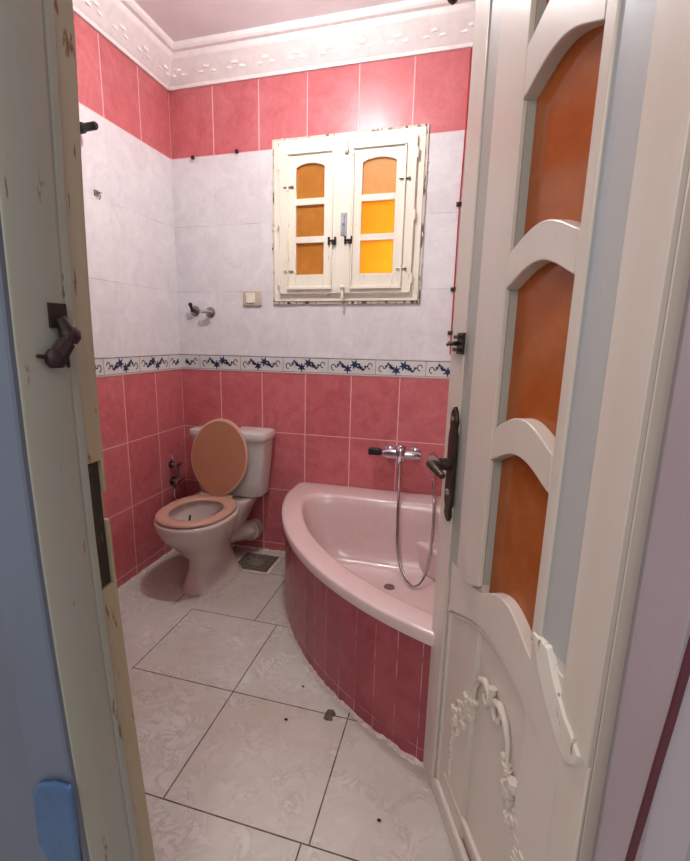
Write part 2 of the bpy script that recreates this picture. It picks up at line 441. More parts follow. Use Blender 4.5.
# iron catch on the jamb
b = MB(); b.box(.45, -1.6, 123.6, 1.1, 1.3, 127.0)
b.tube([(1.1, 0, 125), (1.9, .6, 122.8), (1.7, -.2, 121.2)], [.7, 1.1, .8], 8)
b.ball((1.7, .9, 122.6), 1.5, 10, (.9, 1.1, 1)); b.tube([(1.6, .2, 121.6), (1.3, -1.4, 119.6)], [1.2, 1.3], 8); b.ball((1.3, -1.6, 119.4), 1.6, 10, (.8, 1.1, 1)); b.tube([(1.2, -2.6, 119.6), (1.0, -4.4, 119.8)], [.4, .3], 6)
b.tube([(.8, .9, 121), (.8, 1.0, 118)], .25, 6)
b.build('iron_catch', M['rust'], lj, smooth=40)['label'] = 'broken dark iron catch'
b = MB(); b.box(-4, -8.4, 208, 80, 7.2, 213)
struct(b.build('trim_10', M['jamb'], bevel=.2), 'door frame head above the doorway', 'door frame').location = (.98, -1.84, 0)
rj = thing('trim_11', (176, -184, 0), 'pale wooden door jamb on the hinge side right of the doorway', 'door frame', kind='structure')
BOW = 0
b = MB(); jamb_col(b, [(0, -8.4), (4, -8.4), (4, 7.2), (1.2, 7.2), (1.2, 2.8), (0, 2.8)])
b.build('jamb_face', M['lilac'], rj, bevel=.15)

# ---------------------------------------------------------------- the door leaf, opened inwards
ANG = .37
D = thing('door_1', (151.5, -119, 0), 'ivory wooden door standing open, with amber glass panes and carved lower panel', 'door', rz=ANG-PI/2, kind='structure')
def arch(s0, s1, ze, zm, n=18, flat=.0):
    out = []
    for k in range(n+1):
        q = k/n; w = math.sin(PI*q)**1.15
        out.append((s0+(s1-s0)*q, ze+(zm-ze)*w))
    return out
LW = 63.5
H0, H1 = 26.0, 47.0
b = MB()
b.box(0, 1.0, .6, H0, 4, 196); b.box(H1, 1.0, .6, LW, 4, 196)          # stiles base
b.box(H0, 1.0, 190, H1, 4, 196)
# outer raised strips and inner raised stiles
b.box(0, 0, .6, 8.2, 1.0, 196)
b.box(56.2, 0, 66, LW, 1.0, 196); b.box(47, .6, .6, LW, 1.0, 76.5)
b.prism([(13.8, 71.5), (15.5, 69.6), (18.5, 69.0), (22, 69.8), (26, 72), (26, 196), (13.8, 196)], 0, 1.0)
b.prism([(47, 74), (49.4, 76.5), (49.4, 196), (47, 196)], 0, 1.0)
# rails with arched edges
def rail(lo, hi):
    b.prism(lo + hi[::-1], 0, 3.4)
rail(arch(H0, H1, 163, 166.4), arch(H0, H1, 171, 175))
rail(arch(H0, H1, 132, 135.4), arch(H0, H1, 138.2, 141.4))
rail(arch(H0, H1, 99.6, 103.0), arch(H0, H1, 105.8, 109.6))
leaf_lo = b
PA = [(10, 56)] + arch(10, 58, 57, 64.2, 24)[1:-1] + [(58, 56)]
b.prism(PA + [(58, 74), (47, 74)] + arch(H0, H1, 70.5, 75)[::-1] + [(22, 70), (10, 70)], 0.3, 3.4)
b.box(8.2, .2, .6, LW, 1.0, 4.2)
b.box(58, .3, .6, LW, 1.0, 66)
b.build('door_leaf', M['door_paint'], D, bevel=.25, seg=2)
b = MB()                                   # grooves between the raised strips, their shade painted in grey
b.box(8.25, .32, 66, 13.75, .98, 195.8); b.box(25.2, 1.02, 72.4, 26.12, 3.0, 195)
b.build('groove', M['groove_shade'], D)['label'] = 'groove along the lock stile, shaded by its greyer paint'
b = MB(); b.box(49.45, .4, 76, 56.15, .98, 195.8)
b.build('groove', M['groove_shade_blue'], D)['label'] = 'worn groove along the hinge stile, shaded by its bluish paint'
# beading around the panes
for z0e, z0m, z1e, z1m in ((171, 175, 188, 190), (138.2, 141.4, 163, 166.4), (105.8, 109.6, 132, 135.4), (71, 75.2, 99.6, 103)):
    b = MB(); b.box(H0-.2, 2.5, z0e-1, H1+.2, 2.9, z1m+1)
    b.build('glass_pane', M['amber_d'], D)
# recessed lower panel
b = MB()
b.prism([(9.9, 5)] + arch(9.9, 58.1, 57.4, 64.4, 24) + [(58.1, 5)], 2.0, 3.2)
pn = b.build('lower_panel', M['door_paint'], D)
b = MB()
def poly_tube(pts, r, n=8): b.tube([(p[0], p[2] if len(p) > 2 else 1.0, p[1]) for p in pts], r, n)
poly_tube([(10.4, 6), (10.4, 56)], .5); poly_tube([(p[0], p[1]-.4, 1.2) for p in arch(10.4, 57.6, 56.5, 63.6, 24)], .6)
poly_tube([(57.6, 56), (57.6, 6)], .6); poly_tube([(10, 5.2, .9), (58, 5.2, .9)], .9)
poly_tube([(14, 11.6, 1.5), (54, 11.6, 1.5)], .75)
b.build('moulding', M['door_paint'], pn, smooth=50)
b = MB()                                   # carved frame ornament
def mir(pts): return [(68-p[0],) + tuple(p[1:]) for p in pts]
side = [(17, 13), (16.8, 18), (17, 24), (17.6, 29)]
for sd, f in ((0, lambda q: q), (1, lambda q: (68-q[0], q[1]))):
    for k in range(22):                    # beads up the sides
        z = 13+k*.85*1.0; x, z = f((17.0+.35*math.sin(k*.9), z))
        b.ball((x, 1.5, z), 1.05 if k % 2 else .8, 8)
    for k in range(26):                    # foliage cluster
        q = k/25; x = 18+8*q+1.7*math.sin(k*2.4); z = 31+13*q+1.9*math.cos(k*3.1); x, z = f((x, z))
        b.ball((x, 1.3, z), .95+.5*((k*7) % 3)/2, 6, (1, 1, .8))
    sc = [(26, 44), (26.4, 48), (28.2, 51.4), (30.6, 52.8), (32.6, 52.0), (33.2, 49.8), (32, 48.2), (30.6, 48.8), (30.6, 50.2)]
    b.tube([(f(p)[0], 1.3, f(p)[1]) for p in sc], [.4, .55, .7, .8, .75, .65, .55, .5, .45], 8)
b.tube([(34, 1.3, 54), (34, 1.3, 50)], [.9, .5], 8)
b.build('carved_ornament', M['door_paint'], pn, smooth=60)['label'] = 'carved scroll and leaf ornament'
# split hinge-side filler
b = MB()
pts = [(47.4, 76.5, .3), (52.2, 76.8, .5), (55, 73.0, .6), (58.2, 69.4, .5), (60.4, 68.2, .6), (62.3, 66.4, .5), (61.8, 64.2, .4), (60, 62.6, .3), (57.2, 63.8, .3), (53.2, 67.2, .25), (50.2, 71, .25)]
A = [b.V((p[0], .8, p[1])) for p in pts]; B = [b.V((p[0]*.95+2.7, -p[2], p[1]*.95+3.4)) for p in pts]
b.F(A[::-1]); b.F(B)
for k in range(len(pts)): b.F((A[k], A[(k+1) % len(pts)], B[(k+1) % len(pts)], B[k]))
b.build('split_filler', M['splinter'], D, bevel=.15)['label'] = 'chipped white filler at the hinge side'
# lock plate and levers
b = MB()
pl = [(6.1, 79.6), (7.6, 79.2), (8.8, 80.6), (8.4, 82.5), (9.2, 84), (9.2, 100.6), (8.5, 102.4), (9.0, 104.2), (8.2, 106.4), (7.0, 107.6), (5.6, 106.4), (4.8, 104.2), (5.3, 102.4), (4.6, 100.6), (4.6, 84), (5.4, 82.5), (5.0, 80.8)]
b.prism(pl, -.9, 0.0)
lp = b.build('lock_plate', M['bronze'], D, bevel=.2)
b = MB(); b.lathe([(1.5, -3.2), (1.5, -.8)], (6.9, 0, 93.6), 'y', 14)
b.tube([(6.9, -2.4, 93.6), (6.9, -6.0, 93.9)], [.85, .8], 10)
b.tube([(6.9, -5.7, 93.9), (7.6, -6.0, 93.9), (10.5, -5.6, 93.4), (14.0, -5.0, 92.6)], [.9, 1.0, 1.0, .7], 10)
b.build('lever', M['bronze'], lp, smooth=45)
b = MB(); b.lathe([(.7, -1.5), (.9, -.8)], (6.9, 0, 86.5), 'y', 12); b.lathe([(.6, -1.4), (.7, -.8)], (6.9, 0, 104.6), 'y', 12)
b.build('keyhole_boss', M['chrome_dull'], lp)
# small bolt above
b = MB(); b.box(4.8, -.5, 119.6, 8.6, 0, 124.4); b.tube([(5.5, -1.0, 122), (1.2, -1.0, 122)], .55, 8); b.tube([(4, -1, 122), (3.6, -2.6, 121.6)], .35, 8)
b.box(5.0, -1.5, 123, 8.0, -.4, 123.8); b.box(5.0, -1.5, 120.2, 8.0, -.4, 121)
b.build('slide_bolt', M['bronze'], D, smooth=40)

# ---------------------------------------------------------------- window
Wd = thing('window_1', (95, 0, 141), 'cream two-leaf wooden window with arched amber panes in the back wall', 'window', kind='structure')
b = MB()
X0, X1, Z1 = -36.6, 36.6, 75.0
def frame_bars(b, x0, z0, x1, z1, w, ya, yb):
    b.box(x0, ya, z0, x1, yb, z0+w); b.box(x0, ya, z1-w, x1, yb, z1); b.box(x0, ya, z0+w, x0+w, yb, z1-w); b.box(x1-w, ya, z0+w, x1, yb, z1-w)
frame_bars(b, X0, 0, X1, Z1, 3.4, -1.6, 6)
b.build('window_frame', M['cream'], Wd, bevel=.2)
b = MB(); frame_bars(b, X0-1.1, -1.2, X1+1.1, Z1+1.1, 1.2, -1.0, .05)
for k in range(60):
    t = random.random()
    x, z = random.choice([(X0-.8, t*Z1), (X1+.8, t*Z1), (X0+t*(X1-X0), -.8), (X0+t*(X1-X0), Z1+.7)])
    b.ball((x, -.9, z), .5+.5*random.random(), 6, (1, .5, 1))
b.build('plaster_rim', M['window_rim'], Wd)['label'] = 'chipped rim around the window frame'
def sash(sx, panes_mat):
    e = bpy.data.objects.new('sash', None); COL.objects.link(e); e.parent = Wd
    return e
for side, (x0, x1, gx0, gx1) in (('l', (-33.2, -3.4, -24.4, -10.0)), ('r', (3.4, 33.2, 8.4, 24.2))):
    y0 = -3.4
    z0, z1 = 3.6, 71.2
    px0, px1 = (gx0-4.6, gx1+4.6)
    gz = [(12.7, 27.6), (30.6, 45.0), (48.0, 61.6)]
    b = MB()
    b.box(x0, y0, z0, gx0, -.4, z1); b.box(gx1, y0, z0, x1, -.4, z1)
    b.box(gx0, y0, z0, gx1, -.4, gz[0][0]); b.box(gx0, y0, gz[0][1], gx1, -.4, gz[1][0]); b.box(gx0, y0, gz[1][1], gx1, -.4, gz[2][0])
    ar = [(gx0+(gx1-gx0)*k/14, 61.6+2.0*math.sin(PI*k/14)**.7) for k in range(15)]
    b.prism(ar+[(gx1, z1), (gx0, z1)], y0, -.4)
    sa = b.build('sash', M['cream'], Wd, bevel=.18)
    b = MB()                               # raised moulding rectangle
    for q in ((px0, 5.4, px1, 7.0), (px0, 67.6, px1, 68.6), (px0, 7, px0+.9, 67.6), (px1-.9, 7, px1, 67.6)): b.box(q[0], y0-1.1, q[1], q[2], y0+.1, q[3])
    b.build('moulding', M['cream'], sa, bevel=.25)
    for k, (a, c) in enumerate(gz):
        b = MB()
        if k < 2: b.box(gx0-.3, -2.0, a-.3, gx1+.3, -1.6, c+.3)
        else: b.box(gx0-.3, -2.0, a-.3, gx1+.3, -1.6, 64.2)
        b.build('pane', M['amber' if side == 'l' else ('amber_t' if k == 2 else 'amber_glow')], sa)
    for z in (14.5, 53.5):                 # little hooks on the outer stile
        b = MB(); xx = (x0+5.0) if side == 'l' else (x1-5.0); b.tube([(xx-2.4, y0-.6, z), (xx+2.4, y0-.6, z)], .28, 6); b.ball((xx+2.2, y0-.6, z), .7, 8)
        b.build('hook', M['chrome_dull'], sa)
    b = MB()                               # rusty turn-catch beside the meeting stile
    xc = -5.6 if side == 'l' else 2.6
    b.box(xc-2.0, y0-1.2, 26.2, xc-1.2, y0+.0, 29.8); b.box(xc+1.2, y0-1.2, 26.2, xc+2.0, y0, 29.8); b.tube([(xc-1.8, y0-1.0, 28), (xc+1.8, y0-1.0, 28)], .55, 8); b.ball((xc+.6, y0-1.4, 27.0), .8, 8)
    b.build('turn_catch', M['rust'], sa, smooth=40)['label'] = 'rusty dark turn catch'
    b = MB()
    for z in (10, 38, 64): b.tube([((x0-.3) if side == 'l' else (x1+.3), y0+.1, z-2.2), ((x0-.3) if side == 'l' else (x1+.3), y0+.1, z+2.2)], .55, 8)
    b.build('hinge', M['cream'], sa, smooth=40)
b = MB(); b.box(-3.5, -3.6, 3.6, 3.5, -.4, 71.2); b.build('meeting_stile', M['cream'], Wd, bevel=.3)
b = MB(); b.box(-1.4, -4.1, 30.4, 1.6, -3.5, 40.4); b.tube([(.1, -4.4, 31.5), (.1, -4.4, 39)], .45, 8); b.ball((.1, -4.6, 35.5), .8, 8)
b.ball((-1, -4.2, 31.5), .35, 6); b.ball((1.2, -4.2, 39.5), .35, 6)
b.build('bolt_plate', M['grey_metal'], Wd, smooth=40)['label'] = 'grey metal bolt plate on the meeting stile'
b = MB(); b.tube([(.8, -4.3, 66.6), (.8, -4.6, 73.5)], .7, 8); b.ball((.8, -4.6, 67.2), 1.3, 8); b.build('top_bolt', M['cream'], Wd, smooth=40)
b = MB(); b.tube([(.2, -4.6, 1.0), (.2, -4.3, 7.4)], .7, 8); b.ball((.2, -4.6, 6.2), 1.3, 8); b.build('bottom_bolt', M['cream'], Wd, smooth=40)

# ---------------------------------------------------------------- toilet
T = thing('toilet', (34, 0, 0), 'white floor-standing toilet with raised peach lid and wall tank in the corner', 'toilet')
TM = []
def egg(cx, cy, hw, fr, bk, z, n=40, p=2.2):
    r = []
    for k in range(n):
        a = 2*PI*k/n; c, s_ = math.cos(a), math.sin(a)
        x = hw*math.copysign(abs(c)**(2/p), c); y = (bk if s_ > 0 else fr)*math.copysign(abs(s_)**(2/p), s_)
        r.append((cx+x, cy+y, z))
    return r
b = MB()
rings = [egg(3, -36, 12.2, 21.5, 17, 0), egg(3, -36, 12.0, 21.2, 17, 1.5), egg(2.8, -36, 10.8, 19.4, 16.5, 4), egg(2.2, -36.5, 8.4, 15.8, 16.5, 10), egg(1.4, -37, 8.4, 14.8, 17, 15),
         egg(.6, -39, 11.6, 17, 17.5, 20), egg(0, -41.5, 14.6, 19.5, 19, 25), egg(0, -43.2, 17.2, 22.5, 20.5, 30), egg(.3, -44, 18.0, 23.6, 22.5, 34), egg(.3, -44, 18.5, 24.0, 23.5, 36.4), egg(.3, -44, 18.3, 23.8, 23.3, 37.4), egg(.3, -44, 17.6, 23.0, 22, 37.9),
         egg(0, -44.5, 13.6, 18.4, 14, 37.6), egg(0, -44.5, 13.2, 18, 13.5, 36), egg(0, -44.5, 12.6, 17, 13, 31), egg(0, -43, 10.4, 13.6, 12, 25), egg(0, -42, 7, 9, 9, 20.5), egg(0, -41, 3.5, 4, 4, 18.6)]
b.loft(rings)
b.build('bowl', M['ceramic'], T, smooth=60)
b = MB()                                   # rear shelf joining bowl and tank
b.loft([egg(0, -18, 10, 8, 10, 20, p=4), egg(0, -17, 14, 9, 14, 30, p=4), egg(0, -16, 16.5, 10, 13.5, 36, p=5), egg(0, -16, 16.2, 9.8, 13.2, 37.2, p=5)])
b.build('rear_shelf', M['ceramic'], T, smooth=50)
b = MB()                                   # horizontal outlet behind the foot
b.tube([(2, -24, 16), (5, -18, 16), (9, -12, 15.5), (11, -5, 14), (11, -.6, 14)], [4.6, 4.8, 5.0, 5.2, 5.2], 16); b.tube([(10.6, -8, 14.6), (11, -5, 14)], 5.9, 16)
b.build('outlet_pipe', M['ceramic'], T, smooth=50)
b = MB()                                   # tank
def rr(cx, cy, hx, hy, z, p=6, n=40): return egg(cx, cy, hx, hy, hy, z, n, p)
tx = 2.8
b.loft([rr(tx, -9.8, 16.5, 7.0, 37.3), rr(tx, -9.8, 18.6, 8.2, 38.6), rr(tx, -10, 19.2, 8.6, 45), rr(tx, -10.2, 20.6, 9.1, 58), rr(tx, -10.4, 21.6, 9.3, 69.2)])
tk = b.build('tank', M['tankc'], T, smooth=50)
b = MB(); b.loft([rr(tx, -10.5, 22.0, 9.6, 69.0), rr(tx, -10.5, 22.7, 10.2, 69.6), rr(tx, -10.5, 22.9, 10.3, 72), rr(tx, -10.5, 22.4, 9.9, 73.4), rr(tx, -10.5, 20.2, 8.2, 74.1), rr(tx, -10.5, 12, 5, 74.3)])
b.build('tank_lid', M['tankc'], tk, smooth=50)
b = MB(); b.lathe([(2.2, 0), (2.2, .8), (1.8, 1.1)], (tx+3, -10.5, 74.2), 'z', 20); b.build('flush_button', M['chrome'], tk, smooth=40)
# seat ring
b = MB()
o = lambda hw, fr, bk, z: egg(.4, -44.2, hw-1.0, fr-.9, bk, z)
i_ = lambda hw, fr, bk, z: egg(.4, -44.8, hw-.1, fr, bk, z)
seatr = [o(18.2, 23.6, 20.5, 38.0), o(18.8, 24.2, 21, 38.6), o(18.7, 24.1, 21, 39.4), o(17.8, 23.2, 20.2, 40.0), i_(12.8, 17.0, 14.0, 40.0), i_(12.0, 16.2, 13.2, 39.4), i_(12.0, 16.2, 13.2, 38.4), i_(12.6, 16.8, 13.8, 38.0)]
R = [[b.V(p) for p in r] for r in seatr]
for a in range(len(R)):
    A, B = R[a], R[(a+1) % len(R)]
    for k in range(40): b.F((A[k], A[(k+1) % 40], B[(k+1) % 40], B[k]))
st = b.build('seat', M['seat'], T, smooth=50)
# lid, tilted back against the tank
def lid_ring(k, h):
    out = []
    tl = math.radians(10)
    for j in range(48):
        a = 2*PI*j/48; x = k*16.6*math.cos(a); up = 20.8 + k*20.6*math.sin(a)
        if math.sin(a) < 0: x *= (1 - .18*math.sin(a)**2)
        out.append((x + .8, -26.0 + up*math.sin(tl) + h*-1, 39.6 + up*math.cos(tl) + h*math.sin(tl)*0))
    return out
b = MB(); b.loft([lid_ring(.96, -1.0), lid_ring(1.0, -.6), lid_ring(1.0, .5), lid_ring(.955, .9)])
ld = b.build('lid', M['lid_edge'], T, smooth=50); ld['label'] = 'raised oval lid with paler edge'
b = MB(); b.loft([lid_ring(.945, .7), lid_ring(.945, 1.0), lid_ring(.90, 1.02), lid_ring(.4, .96), lid_ring(.05, .94)])
b.build('lid_face', M['lid'], ld, smooth=60)
b = MB()
for sx in (-7, 7): b.tube([(sx-2.2, -25.2, 39.9), (sx+2.2, -25.2, 39.9)], 1.1, 12); b.box(sx-1.4, -25.8, 37.6, sx+1.4, -22.6, 39.8)
b.tube([(-7, -25.6, 40.1), (7, -25.6, 40.1)], .8, 10)
b.build('hinge', M['seat'], st, smooth=40)
b = MB(); b.tube([(8, -33, 37), (3.5, -37, 33), (0, -44, 28)], .55, 10); b.build('bidet_tube', M['chrome_dull'], T, smooth=50)
b = MB(); b.tube([(-2.0, -50, 31), (-1.2, -49.2, 37.6)], .5, 8); b.tube([(-9.5, -52.5, 32.6), (-2, -50.2, 31.6)], .45, 8); b.ball((-2, -50, 31.4), .9, 8)
b.build('bidet_nozzle', M['black'], T, smooth=50)['label'] = 'black nozzle inside the bowl'
b = MB()
for k in range(40):
    a = 2*PI*k/40; b.ball((3+12.3*math.cos(a), -36+(21.8 if math.sin(a) < 0 else 17.5)*math.sin(a), .25), .7+.5*random.random(), 6, (1, 1, .5))
b.build('cement_bed', M['cement'], T)

# toilet water valve on the left wall
V = thing('angle_valve', (0, -15, 36), 'twin chrome angle valve with looped hose in the corner behind the toilet', 'valve')
b = MB(); b.lathe([(2.4, 0), (2.2, .6), (1.0, .9)], (0, 0, 6), 'x', 18); b.tube([(0, 0, 6), (4.2, 0, 6)], 1.0, 12); b.tube([(4, 0, 3.0), (4, 0, 15)], 1.15, 12)
b.lathe([(2.4, 0), (2.2, .6), (1.0, .9)], (0, 0, 15.6), 'x', 18); b.tube([(0, 0, 15.6), (4.2, 0, 15.6)], .9, 12)
b.build('valve_body', M['chrome_dull'], V, smooth=45)
for z in (6.4, 15.8):
    b = MB(); b.tube([(5.0, -3.4, z), (5.0, 3.0, z)], .8, 10); b.ball((5, -3.2, z), 1.1, 8); b.tube([(4, 0, z), (5.4, 0, z)], 1.3, 10)
    b.build('tap_handle', M['chrome'], V, smooth=45)
b = MB(); pts = []
ctrl = [(4.2, -1.5, 3.2), (4.6, -4.4, 1.8), (5.4, -5.6, -1.2), (7, -4.6, -3.6), (11, -1.5, -3.6), (16, 2.0, -3.0), (20.8, 4.4, 1.2)]
def cat(c, n=8):
    c = [Vector(p) for p in c]; c = [c[0]*2-c[1]] + c + [c[-1]*2-c[-2]]; out = []
    for i in range(1, len(c)-2):
        for k in range(n):
            t = k/n; p0, p1, p2, p3 = c[i-1:i+3]
            out.append(.5*((2*p1)+(-p0+p2)*t+(2*p0-5*p1+4*p2-p3)*t*t+(-p0+3*p1-3*p2+p3)*t*t*t))
    return out+[c[-2]]
b.tube(cat(ctrl), .5, 8)
b.build('hose', M['chrome'], V, smooth=60)
b = MB(); b.tube(cat([(4.1, -1, 15), (4.6, -3.6, 17.5), (4.4, -4.4, 20.5), (2.0, -3.0, 22.5)]), .35, 8); b.build('bent_pipe', M['chrome'], V, smooth=60)

# ---------------------------------------------------------------- bath
TB = thing('bathtub', (XR-.4, -.4, 0), 'pink quarter-round corner bathtub with red tiled curved front', 'bathtub')
CXx, CYy = -62.0, -52.0
def outline(R, back, side, clampx, clampy, smooth, n=160):
    ds = []
    for k in range(n):
        a = 2*PI*k/n; dx, dy = math.cos(a), math.sin(a); lo, hi = 0, 220
        for _ in range(26):
            m = (lo+hi)/2; x, y = CXx+dx*m, CYy+dy*m
            ok = math.hypot(x, y) < R and y < -back and x < -side and x > -clampx and y > -clampy
            lo, hi = (m, hi) if ok else (lo, m)
        ds.append([CXx+dx*lo, CYy+dy*lo])
    for _ in range(smooth):
        ds = [[(ds[k-1][j]+2*ds[k][j]+ds[(k+1) % n][j])/4 for j in (0, 1)] for k in range(n)]
    return ds
def ring(z, *a): return [(p[0], p[1], z) for p in outline(*a)]
b = MB()
tub_rings = [ring(40.3, 128.8, .6, .6, 128, 128, 0), ring(40.5, 130.4, .3, .3, 129, 129, 0), ring(43.9, 130.8, .3, .3, 129.2, 129.2, 0), ring(44.4, 130.3, .5, .5, 128.8, 128.8, 0),
             ring(44.6, 129.2, 1.2, 1.2, 127.8, 127.8, 1), ring(44.4, 122.4, 14, 14, 119.4, 119.4, 6), ring(44.2, 121.6, 15.6, 15.6, 118.6, 118.6, 9), ring(43.0, 120.9, 16.6, 16.6, 118, 118, 10), ring(40, 120, 17.6, 17.6, 117, 117, 12),
             ring(30, 117.5, 19.0, 19.0, 114.5, 114.5, 16), ring(20, 114.5, 20.5, 20.5, 111.5, 111.5, 18), ring(14.5, 112.5, 22, 22, 109.5, 109.5, 20), ring(12.4, 110, 24, 24, 107, 107, 22), ring(11.6, 106, 27.5, 27.5, 103, 103, 26), ring(11.2, 90, 36, 36, 86, 86, 26), ring(11.0, 60, 45, 45, 70, 70, 26)]
b.loft(tub_rings, cap0=False, cap1=True)
tb = b.build('shell', M['tub'], TB, smooth=55)
b = MB(); b.prism([(-16, -16), (-66, -16), (-62, -20), (-20, -62), (-16, -66)], 11.5, 26.5, 'xy')
b.build('corner_ledge', M['tub'], tb, bevel=1.6, seg=4)
b = MB(); ar = []
n = 60
pts = [(-127.4, 0), (-127.4, -14)]
a0 = math.acos(127.4/129.2)
for k in range(n+1):
    a = a0 + (PI/2-2*a0)*k/n; pts.append((-129.2*math.cos(a), -129.2*math.sin(a)))
pts += [(-14, -127.4), (0, -127.4)]
L = 0; rows = []
for k, p in enumerate(pts):
    if k: L += math.dist(p, pts[k-1])
    q = Vector((p[0], p[1])).normalized()*2
    o0 = b.V((p[0], p[1], 0)); o1 = b.V((p[0], p[1], 40.6)); i0 = b.V((p[0]-q.x, p[1]-q.y, 0)); i1 = b.V((p[0]-q.x, p[1]-q.y, 40.6))
    for v_, z in ((o0, 0), (i0, 0), (o1, .406), (i1, .406)): b.uv[v_] = (L*S, z)
    rows.append((o0, o1, i0, i1))
for A, B in zip(rows, rows[1:]):
    b.F((A[0], B[0], B[1], A[1])); b.F((A[2], A[3], B[3], B[2])); b.F((A[0], A[2], B[2], B[0]))
b.build('apron', M['apron'], TB, smooth=40)['label'] = 'curved front of narrow dark red tiles'
b = MB(); rings = []
for k in range(n*2+1):
    a = a0 + (PI/2-2*a0)*k/(n*2); w = 129.2+.5+1.2*random.random(); h = .4+1.0*random.random()
    c, s_ = -math.cos(a), -math.sin(a)
    rings.append([(129*c, 129*s_, .02), (w*c, w*s_, .02), ((w-.3)*c, (w-.3)*s_, h*.5), (129.1*c, 129.1*s_, h)])
b.loft(rings); b.build('cement_joint', M['cement'], TB)['label'] = 'ragged cement joint at the foot of the front'
b = MB(); b.lathe([(2.6, 0), (2.4, .4), (.8, .3)], (-72, -40, 11.1), 'z', 20); b.build('drain', M['chrome_dull'], tb, smooth=40)

# bath mixer
X = thing('bath_mixer', (128, 0, 66), 'chrome wall bath mixer with hanging shower hose above the tub', 'bath mixer')
b = MB()
for sx in (-6.5, 6.5):
    b.lathe([(3.0, 0), (2.9, -.8), (1.6, -1.6)], (sx, 0, 0), 'y', 20); b.tube([(sx, -1, 0), (sx, -6, 0)], 1.5, 14)
b.tube([(-9, -6.5, 0), (-6, -6.5, 0), (6, -6.5, 0), (10, -6.5, 0)], [2.0, 2.7, 2.7, 1.9], 16)
b.lathe([(2.6, -3.4), (3.2, 0), (2.5, 3.2), (1.4, 4.4)], (0, -7, .5), 'z', 18); b.tube([(0, -7, 0), (0, -11.5, -3.4)], [1.5, 1.1], 12)
b.build('mixer_body', M['chrome'], X, smooth=45)
b = MB(); b.tube([(-9, -6.5, .2), (-10.5, -6.5, .4)], 1.5, 12); b.box(-16.4, -8.4, -1.2, -10, -4.8, 2.2)
b.build('mixer_knob', M['black'], X, bevel=.5)['label'] = 'black end knob'
b = MB(); b.tube([(0, -8, 3.6), (1.5, -11, 5.0), (2.5, -14, 5.2)], [.9, .7, .8], 10); b.build('mixer_lever', M['chrome'], X, smooth=45)
b = MB(); hs = cat([(.2, -9.8, -3), (.6, -13, -9.5), (1.4, -19.8, -18.5), (1.8, -21.8, -29), (2.8, -25.5, -42), (6.4, -33, -49.6), (12.6, -39, -53), (17.2, -34, -48), (18.8, -26, -33), (18.4, -20.2, -19.5), (17.6, -13, -15), (16.5, -7.2, -12)], 14)
b.tube(hs, [.62 + .1*(k % 2) for k in range(len(hs))], 8)
b.build('shower_hose', M['chrome_dull'], X, smooth=70)
b = MB(); b.lathe([(1.6, 0), (1.6, -3.2)], (16.4, 0, -4.5), 'y', 14); b.tube([(16.4, -7.2, -13), (16.2, -6.4, -6), (16.0, -7.0, -1)], [.8, 1.2, 1.3], 12); b.tube([(16.4, -3, -4.5), (16.3, -6.4, -4.5)], 1.4, 12)
b.tube([(16.0, -6.4, .4), (15.9, -9.2, -.8)], [2.3, 2.5], 18)
b.build('hand_shower', M['chrome'], X, smooth=45)

# ---------------------------------------------------------------- small things on the walls and floor
F_ = thing('floor_drain', (52.5, -16.5, 0), 'square dirty metal floor drain between toilet and bathtub', 'floor drain')
F_.scale = (1.25, 1.3, 1)
b = MB(); frame_bars_ = [(-9.5, -9, 9.5, -7.6), (-9.5, 7.6, 9.5, 9), (-9.5, -7.6, -8, 7.6), (8, -7.6, 9.5, 7.6)]
for q in frame_bars_: b.box(q[0], q[1], 0, q[2], q[3], .55)
b.build('surround', M['cement'], F_, bevel=.1)
b = MB(); b.box(-8, -7.6, 0, 8, 7.6, .12); b.build('pit', M['grime'], F_)
b = MB()
for k in range(9): b.box(-7.0, -7+k*1.65, .1, 7.0, -6.3+k*1.65, .4)
b.lathe([(3.6, .1), (3.4, .55), (1.2, .6)], (0, 0, 0), 'z', 20)
b.build('grate', M['grate'], F_)

sw = thing('light_switch', (45.2, 0, 142.7), 'beige wall switch with ivory rocker left of the window', 'switch')
MB().box(-5.4, -1.0, -3.9, 5.4, 0, 3.9).build('plate', M['beige'], sw, bevel=.6, seg=3)
MB().box(-3.2, -1.6, -2.4, 1.8, -.8, 2.6).build('rocker', M['ivory'], sw, bevel=.3)

def stop_valve(loc, label, cap):
    v = thing('wall_valve', loc, label, 'valve', 'wall valves above the toilet')
    b = MB(); b.lathe([(2.9, 0), (2.8, -.5), (1.6, -1.2), (1.0, -1.4)], (0, 0, 0), 'y', 20); b.build('escutcheon', M['chrome_dull'], v, smooth=45)
    b = MB()
    if cap == 'knob': b.tube([(0, -1, 0), (0, -3.4, .2)], [1.2, 1.0], 12); b.tube([(0, -3, 0), (-.6, -3.8, 2.6)], .8, 10); b.ball((-.6, -3.8, 3.2), 1.2, 10)
    else: b.tube([(0, -1, 0), (0, -3.6, 0)], [1.1, 1.0], 12); b.tube([(-3.6, -3.8, .2), (0, -4.0, .4), (3.0, -3.8, -.2)], [1.0, 1.0, .6], 10)
    b.build('handle', M['black'] if cap == 'knob' else M['chrome'], v, smooth=45)
stop_valve((10.6, 0, 136.4), 'small chrome wall valve with black upright knob, nearer the corner', 'knob')
stop_valve((20.0, 0, 135.6), 'chrome wall valve with flat chrome lever, right of the black-knobbed one', 'lever')

